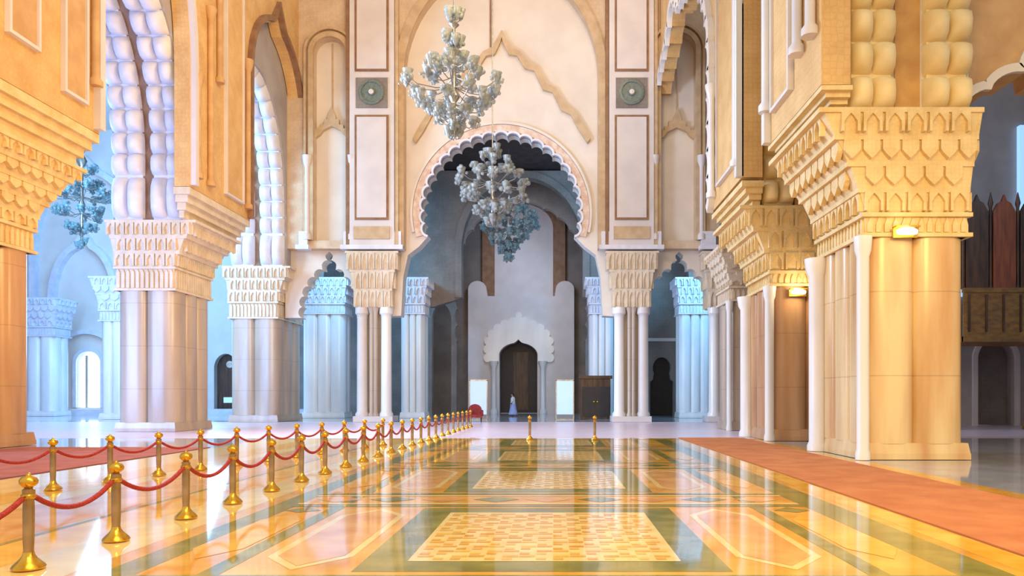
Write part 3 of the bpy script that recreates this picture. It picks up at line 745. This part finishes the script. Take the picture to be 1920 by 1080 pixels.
# ================================================================== RIGHT AISLE
def aisle_right():
    # transverse arch springing from the honey column
    a = scallop(arch(10.4, 14.6, 5.6, 8.2, 10.4, tip=.5, p=1.8), 11, .18)
    pts = [(10.32, 24), (10.32, 6.4)]+a+[(15.4, 6.4), (17.5, 6.4), (17.5, 24)]
    WT = wall_xz('wall_right_transverse', 19.4, 20.8, pts, 'tan_plain')
    mb = MB(); ring(mb, a, .22, 19.25, 19.42); mb.build('lobed_fringe', 'cream', WT)
    pier('outer right aisle column beyond the honey column', (14.7, 17.2, 19.0, 21.4), 5.0, 5.6, 6.4, (.2, .2, .2, .2), 'shaft_warm_lit', 'cap_warm_lit', 2, 2, tiers=2, group='columns of the side aisles')
    d = arch(22.6, 24.6, 0, 3.6, 4.6)
    pts = [(12, 24), (12, 0), (22.6, 0)]+d[1:-1]+[(24.6, 0), (36, 0), (36, 24)]
    WB = wall_xz('wall_right_aisle', 40.0, 40.6, pts, 'grey')
    mb = MB(); ring(mb, d, .25, 39.85, 40.02); mb.build('arch_moulding', 'pale', WB)
    struct(MB().box(22.5, 24.7, 40.62, 40.7, .01, 4.8).build('door_4', 'greyd'))
    struct(MB().box(21.6, 22.1, 39.7, 39.99, 6.9, 10.6).build('glow_strip_2', 'pane_and_glow'))  # glowing strips added for slivers of blue light on the wall
    struct(MB().box(24.75, 25.15, 39.7, 39.99, 11, 16).build('glow_strip_3', 'pane_and_glow'))
    struct(MB().box(36, 36.4, 12, 62, 0, 24).build('wall_right_side', 'greyd'))
    g = empty('wooden_gallery', (24, 34, 0)); tag(g, 'dark wooden balcony with tall carved screen in the right aisle', 'balcony')
    m = MB(); m.box(-5.4, 6, 0, 3, 4.05, 4.3); m.box(-5.4, 6, -.05, .05, 4.3, 6.3); m.box(-5.4, 6, -.12, .12, 6.3, 6.5); m.box(-5.4, 6, -.12, .12, 4.05, 4.3)
    m.build('parapet', 'wood_gold', g)
    m = MB()
    for i in range(15):
        m.box(-5.2+i*.78, -5.12+i*.78, -.12, .0, 4.5, 6.2)
    m.build('parapet_rail', 'wood', g)
    MB().box(-5.35, 6, .3, .4, 6.5, 9.9).build('screen_backing', 'wood', g)
    for i in range(6):
        x = -4.7+i*1.25
        m = MB(); m.box(x-.52, x+.52, .1, .25, 6.5, 10.0); m.prism([(x-.52, 10.0), (x+.52, 10.0), (x+.3, 10.4), (x+.12, 10.5), (x, 10.8), (x-.12, 10.5), (x-.3, 10.4)], .1, .25)
        m.build('screen_panel', 'wood_red' if i % 2 else 'wood', g)
        m = MB(); m.lathe([(.1, 6.5), (.07, 6.7), (.07, 10.2), (.12, 10.4), (.02, 10.9)], x-.62, .15, 8); m.build('screen_post', 'wood', g, smooth=45)
    for x in (-5.1, -1.5, 2, 5.6):
        m = MB(); m.lathe([(.28, 0.01), (.28, .3), (.18, .4), (.18, 3.7), (.3, 4.05)], x, 1.4, 12); m.build('support_post', 'wood_gold', g, smooth=45)
    t = empty('marble_column', (24.15, 37, 0)); tag(t, 'slim pale column under the wooden balcony at the right', 'column', kind='thing')
    m = MB(); m.lathe([(.4, .01), (.4, .3), (.28, .5), (.26, 3.4)], 0, 0, 16); m.build('shaft', 'white_marble', t, smooth=45)
    m = MB(); m.frustum((-.28, .28, -.28, .28), (-.5, .5, -.5, .5), 3.4, 3.95); m.build('capital', 'lobe', t)
aisle_right()

# ================================================================== THINGS ON THE FLOOR
def stanchion():
    t = empty('barrier_post', (0, 0, 0))
    m = MB(); m.lathe([(.135, .006), (.14, .02), (.13, .04), (.10, .07), (.07, .10), (.05, .13), (.045, .16)], 0, 0, 20); m.build('base', 'gold', t, smooth=40)
    m = MB(); m.lathe([(.042, .15), (.047, .30), (.048, .55), (.044, .67), (.052, .69), (.052, .73), (.028, .75)], 0, 0, 14); m.build('pole', 'steel', t, smooth=40)
    m = MB(); m.lathe([(.03, .745), (.045, .755), (.075, .785), (.078, .815), (.06, .845), (.026, .86), (.02, .87), (.004, .89)], 0, 0, 14); m.build('finial', 'gold', t, smooth=60)
    m = MB()
    m.lathe([(.055, .65), (.064, .66), (.064, .68), (.055, .69)], 0, 0, 14); m.build('rope_ring', 'gold', t, smooth=40)
    return t
proto = stanchion(); used = [False]
def post(x, y, label, group):
    o = proto if not used[0] else copy_tree(proto); used[0] = True
    o.location = (x, y, 0.006); tag(o, label, 'barrier post', group); return (x, y)
def rope(a, b, label, group, sag=.17):
    n = 12; d = Vector((b[0]-a[0], b[1]-a[1], 0)); L_ = d.length; u = d/L_
    pts = []
    for i in range(n+1):
        t = i/n; p = Vector((a[0], a[1], 0))+u*(.08+t*(L_-.16))
        pts.append((p.x-a[0], p.y-a[1], .66-sag*(1-(2*t-1)**2)))
    o = MB().tube(pts, .026, 8).build('barrier_rope', 'rope', smooth=60, loc=(a[0], a[1], 0.0)); tag(o, label, 'rope', group)
ORD = ['first', 'second', 'third', 'fourth', 'fifth', 'sixth', 'seventh', 'eighth', 'ninth', 'tenth', 'eleventh', 'twelfth', 'thirteenth', 'fourteenth', 'fifteenth', 'sixteenth',
       'seventeenth', 'eighteenth', 'nineteenth', 'twentieth', 'twenty-first', 'twenty-second', 'twenty-third', 'twenty-fourth', 'twenty-fifth', 'twenty-sixth', 'twenty-seventh']
ys = [5.5, 6.87, 8.2, 9.7, 11.05, 12.5, 13.9, 15.25]
while ys[-1] < 37: ys.append(ys[-1]+1.42)
prev = None
for i, y in enumerate(ys):
    x = -4.84+.018*(y-6.87)
    lab = ('brass barrier post outside the picture before the nearest one' if i == 0 else 'nearest brass barrier post with gold ball top, beside the golden floor band' if i == 1
           else 'brass barrier post, %s from the viewer in the main row' % ORD[i-1])
    p = post(x, y, lab, 'brass posts of the main barrier row')
    if prev:
        rope(prev, p, ('red rope running out of the picture from the nearest main row post' if i == 1 else 'red rope from the nearest main row post to the next' if i == 2 else 'red rope hanging between %s and %s main row posts' % (ORD[i-2], ORD[i-1])), 'red ropes of the main barrier row')
    prev = p
prev = None; i = 0; x, y = -8.78, 11.5
while y < 24:
    p = post(x, y, 'brass post of the row behind, %s from the left' % ORD[i], 'brass posts of the second barrier row')
    if prev: rope(prev, p, 'red rope in the row behind, after its %s post from the left' % ORD[i-1], 'red ropes of the second barrier row', .14)
    prev = p; x += .30; y += 1.12; i += 1
for x, l in ((-.9, 'lone brass post standing in front of the dark portal'), (1.45, 'lone brass post standing in front of the wooden cupboard')):
    post(x, 27.0, l, 'lone posts at the far edge of the shiny floor')
# boards, cupboard, armchair and visitor beyond the doorway
for a, l in ((880, 'tall white board left of the dark portal'), (1042, 'tall white board right of the dark portal')):
    x = (a+17-CX)/28.0; t = empty('display_board', (x, 50, 0)); tag(t, l, 'board', 'white boards by the portal')
    MB().box(-.6, .6, -.03, .03, .35, 2.6).build('panel', 'board', t)
    m = MB(); m.box(-.62, -.55, -.05, .05, .02, 2.65); m.box(.55, .62, -.05, .05, .02, 2.65); m.box(-.62, .62, -.05, .05, 2.6, 2.68); m.box(-.6, .6, -.2, .2, .0, .06); m.build('frame', 'chrome', t)
t = empty('wooden_cupboard', (2.75, 50.5, 0)); tag(t, 'dark wooden cupboard standing right of the white board', 'cupboard')
m = MB(); m.box(-1.0, 1.0, -.4, .4, .02, 2.75); m.build('body', 'wood', t)
m = MB(); m.box(-1.12, 1.12, -.5, .45, 2.75, 2.95); m.build('cornice', 'wood', t)
for s_ in (-1, 1):
    d = MB(); d.box(min(s_*.04, s_*.92), max(s_*.04, s_*.92), -.45, -.4, .2, 2.2); d = d.build('door', 'blackdoor', t)
    MB().ball((s_*.12, -.48, 1.2), .05).build('knob', 'gold', d)
t = empty('armchair', (-4.9, 46.9, 0)); t.rotation_euler = (0, 0, radians(8)); t.location = (-4.75, 44.6, 0); tag(t, 'dark red round backed armchair before the left white board', 'armchair')
m = MB(); m.prism(arch(-.4, .4, .35, .75, 1.1), .18, .34); m.build('backrest', 'red', t)
m = MB(); m.box(-.42, .42, -.4, .3, .3, .48); m.build('seat', 'red', t)
for s_ in (-1, 1):
    m = MB(); m.prism([(-.4, .4), (.3, .4), (.3, .72), (.1, .75), (-.4, .66)], s_*.42-.06, s_*.42+.06, 'yz'); m.build('armrest', 'red', t)
    for q in (-.34, .24):
        MB().frustum((s_*.36-.02, s_*.36+.02, q-.02, q+.02), (s_*.36-.04, s_*.36+.04, q-.04, q+.04), .02, .3).build('leg', 'wood', t)

def visitor():
    t = empty('person', (-3.3, 59.0, 0)); tag(t, 'person in a pale blue robe and white top walking before the dark portal', 'person')
    me = bpy.data.meshes.new('body')
    J = {'pelvis': ((0, 0, .95), .14), 'waist': ((0, 0, 1.1), .125), 'chest': ((-.02, 0, 1.32), .15), 'neck0': ((-.02, 0, 1.48), .07), 'neck': ((-.04, 0, 1.55), .055), 'head0': ((-.05, 0, 1.63), .085), 'head1': ((-.05, 0, 1.72), .09), 'top': ((-.04, 0, 1.78), .06),
         'hl': ((-.0, .09, .9), .10), 'kl': ((-.14, .09, .5), .065), 'al': ((-.10, .09, .1), .042), 'tl': ((-.27, .09, .045), .035),
         'hr': ((.0, -.09, .9), .10), 'kr': ((.04, -.09, .5), .065), 'ar': ((.22, -.09, .12), .042), 'tr': ((.10, -.09, .045), .035),
         'sl': ((-.01, .18, 1.42), .06), 'el': ((.05, .22, 1.14), .043), 'wl': ((-.04, .22, .9), .03), 'sr': ((-.01, -.18, 1.42), .06), 'er': ((.0, -.22, 1.14), .043), 'wr': ((-.16, -.2, .95), .03)}
    E = [('pelvis', 'waist'), ('waist', 'chest'), ('chest', 'neck0'), ('neck0', 'neck'), ('neck', 'head0'), ('head0', 'head1'), ('head1', 'top'), ('pelvis', 'hl'), ('hl', 'kl'), ('kl', 'al'), ('al', 'tl'),
         ('pelvis', 'hr'), ('hr', 'kr'), ('kr', 'ar'), ('ar', 'tr'), ('chest', 'sl'), ('sl', 'el'), ('el', 'wl'), ('chest', 'sr'), ('sr', 'er'), ('er', 'wr')]
    for s_, w_ in (('l', 'wl'), ('r', 'wr')):
        b = Vector(J[w_][0]); pd = Vector((-.02, 0, -.09)); J['p'+s_] = (tuple(b+pd*.8), .03); E.append((w_, 'p'+s_))
        for i in range(4):
            k1 = b+pd+Vector((-.03+i*.02, 0, -.035)); k2 = k1+Vector((-.015, .0, -.04-(.01 if i in (1, 2) else 0)))
            J['f%s%da' % (s_, i)] = (tuple(k1), .009); J['f%s%db' % (s_, i)] = (tuple(k2), .008); E += [('p'+s_, 'f%s%da' % (s_, i)), ('f%s%da' % (s_, i), 'f%s%db' % (s_, i))]
        k = b+Vector((-.055, 0, -.07)); J['t'+s_+'h'] = (tuple(k), .010); E.append(('p'+s_, 't'+s_+'h'))
    names = list(J); me.from_pydata([J[n][0] for n in names], [(names.index(a), names.index(b)) for a, b in E], [])
    me.materials.append(M['skin'])
    o = bpy.data.objects.new('body', me); COL.objects.link(o); o.parent = t
    o.modifiers.new('skin', 'SKIN'); o.modifiers.new('sub', 'SUBSURF').levels = 1; o.modifiers['sub'].render_levels = 2
    sl = me.skin_vertices[0].data
    for i, n in enumerate(names): r_ = J[n][1]; sl[i].radius = (r_, r_); sl[i].use_root = (n == 'pelvis')
    m = MB(); n = 18; vs = []; fs = []
    prof = [(.12, .36, .24), (.35, .31, .22), (.65, .25, .21), (.95, .2, .2), (1.1, .17, .18)]
    for z, a, b in prof:
        for k in range(n):
            q = 2*pi*k/n; f = 1+.05*sin(q*6)*(1.1-z); vs.append((a*cos(q)*f+.02, b*sin(q)*f, z))
    for i in range(len(prof)-1):
        for k in range(n): fs.append((i*n+k, i*n+(k+1) % n, (i+1)*n+(k+1) % n, (i+1)*n+k))
    m.add(vs, fs); m.build('robe', 'robe', t, smooth=70)
    m = MB(); vs = []; fs = []
    prof = [(1.0, .2, .21), (1.2, .17, .2), (1.38, .17, .22), (1.47, .12, .15), (1.52, .07, .08)]
    for z, a, b in prof:
        for k in range(n): q = 2*pi*k/n; vs.append((a*cos(q), b*sin(q), z))
    for i in range(len(prof)-1):
        for k in range(n): fs.append((i*n+k, i*n+(k+1) % n, (i+1)*n+(k+1) % n, (i+1)*n+k))
    m.add(vs, fs)
    for s_ in (1, -1): m.tube([(-.01, s_*.19, 1.44), (.04 if s_ > 0 else 0, s_*.235, 1.15), (-.03 if s_ > 0 else -.13, s_*.225, .96)], [.075, .07, .06], 10)
    m.build('tunic', 'robe_w', t, smooth=70)
    m = MB(); m.ball((-.025, 0, 1.74), .105, 8, 1, .95, 1); m.ball((.02, 0, 1.68), .09, 8); m.build('hair', 'hair', t, smooth=80)
    m = MB(); m.ball((-.145, 0, 1.67), .018); m.ball((-.128, .032, 1.70), .011); m.ball((-.128, -.032, 1.70), .011); m.ball((-.132, 0, 1.635), .015, 6, .6, 1.6, .5); m.build('face', 'skin', t, smooth=80)
visitor()

# ================================================================== CHANDELIERS
def chandelier(x, y, ztop, zb, R, glass, label, zceil, seed, tiers):
    rnd = random.Random(seed)
    t = empty('crystal_chandelier', (x, y, zb)); tag(t, label, 'chandelier', 'crystal chandeliers hanging on the nave axis')
    H = ztop-zb
    m = MB(); m.lathe([(.02, -.1), (.12, .02), (.2, .15), (.08, .3), (.08, H*.25), (.25, H*.3), (.1, H*.36), (.09, H*.6), (.3, H*.66), (.08, H*.72), (.06, H*.85), (.22, H*.88), (.05, H*.92), (.14, H), (.03, H+.2), (.025, zceil-zb)], 0, 0, 10)
    m.build('stem', 'chrome', t, smooth=50)
    for (f, r, n, sz) in tiers:
        for k in range(n):
            a = 2*pi*(k+rnd.random()*.5)/n; rr = r*R*(.85+.3*rnd.random()); z = f*H
            e = Vector((rr*cos(a), rr*sin(a), z+rnd.uniform(-.15, .2)))
            m = MB(); m.tube([(0, 0, z-.1), (e.x*.4, e.y*.4, z-.3), (e.x*.8, e.y*.8, e.z-.25), tuple(e-Vector((0, 0, .05)))], .022, 6)
            arm = m.build('arm', 'chrome', t, smooth=60)
            g = MB()
            for j in range(int(7*sz)+3):
                q = Vector((rnd.gauss(0, .15), rnd.gauss(0, .15), rnd.gauss(0, .15)))*sz
                q = q.normalized()*min(q.length, .24*sz)
                g.ball(e+q, rnd.uniform(.05, .13)*(.7+.3*sz), 5)
            g.lathe([(.02, -.25), (.12, -.1), (.18, .1), (.22, .22), (.14, .12), (.03, 0)], e.x, e.y, 8, e.z)
            g.build('globe_cluster', glass, arm, smooth=60)
T1 = [(.02, .12, 4, .7), (.14, .38, 7, 1), (.27, .72, 10, 1.1), (.40, .95, 12, 1.15), (.48, .55, 8, 1.1), (.58, .42, 6, .9), (.76, .16, 5, .7), (.96, .12, 5, .7)]
T2 = [(.03, .15, 4, .7), (.18, .45, 8, 1), (.38, .8, 11, 1.1), (.6, .95, 12, 1.1), (.8, .5, 8, .9), (.96, .2, 5, .7)]
T3 = [(.02, .12, 4, .8), (.15, .32, 7, 1), (.32, .7, 12, 1.1), (.5, .95, 14, 1.2), (.66, .9, 14, 1.1), (.82, .6, 9, 1)]
chandelier(-4.05, 30, 17.1, 12.1, 1.95, 'glass', 'largest clear crystal chandelier with tall spire, before the pointed relief', 30, 3, T1)
chandelier(-3.25, 39, 14.4, 10.6, 1.8, 'glass', 'clear crystal chandelier hanging in front of the dark doorway top', 30, 5, T2)
chandelier(-3.15, 51, 15.2, 11.0, 1.8, 'glass_t', 'teal tinted crystal chandelier hanging beyond the doorway', 18.4, 9, T3)
chandelier(-28.5, 45, 18.4, 10.6, 1.7, 'glass_t', 'blue lit crystal chandelier hanging in the left aisle', 24, 11, T1)
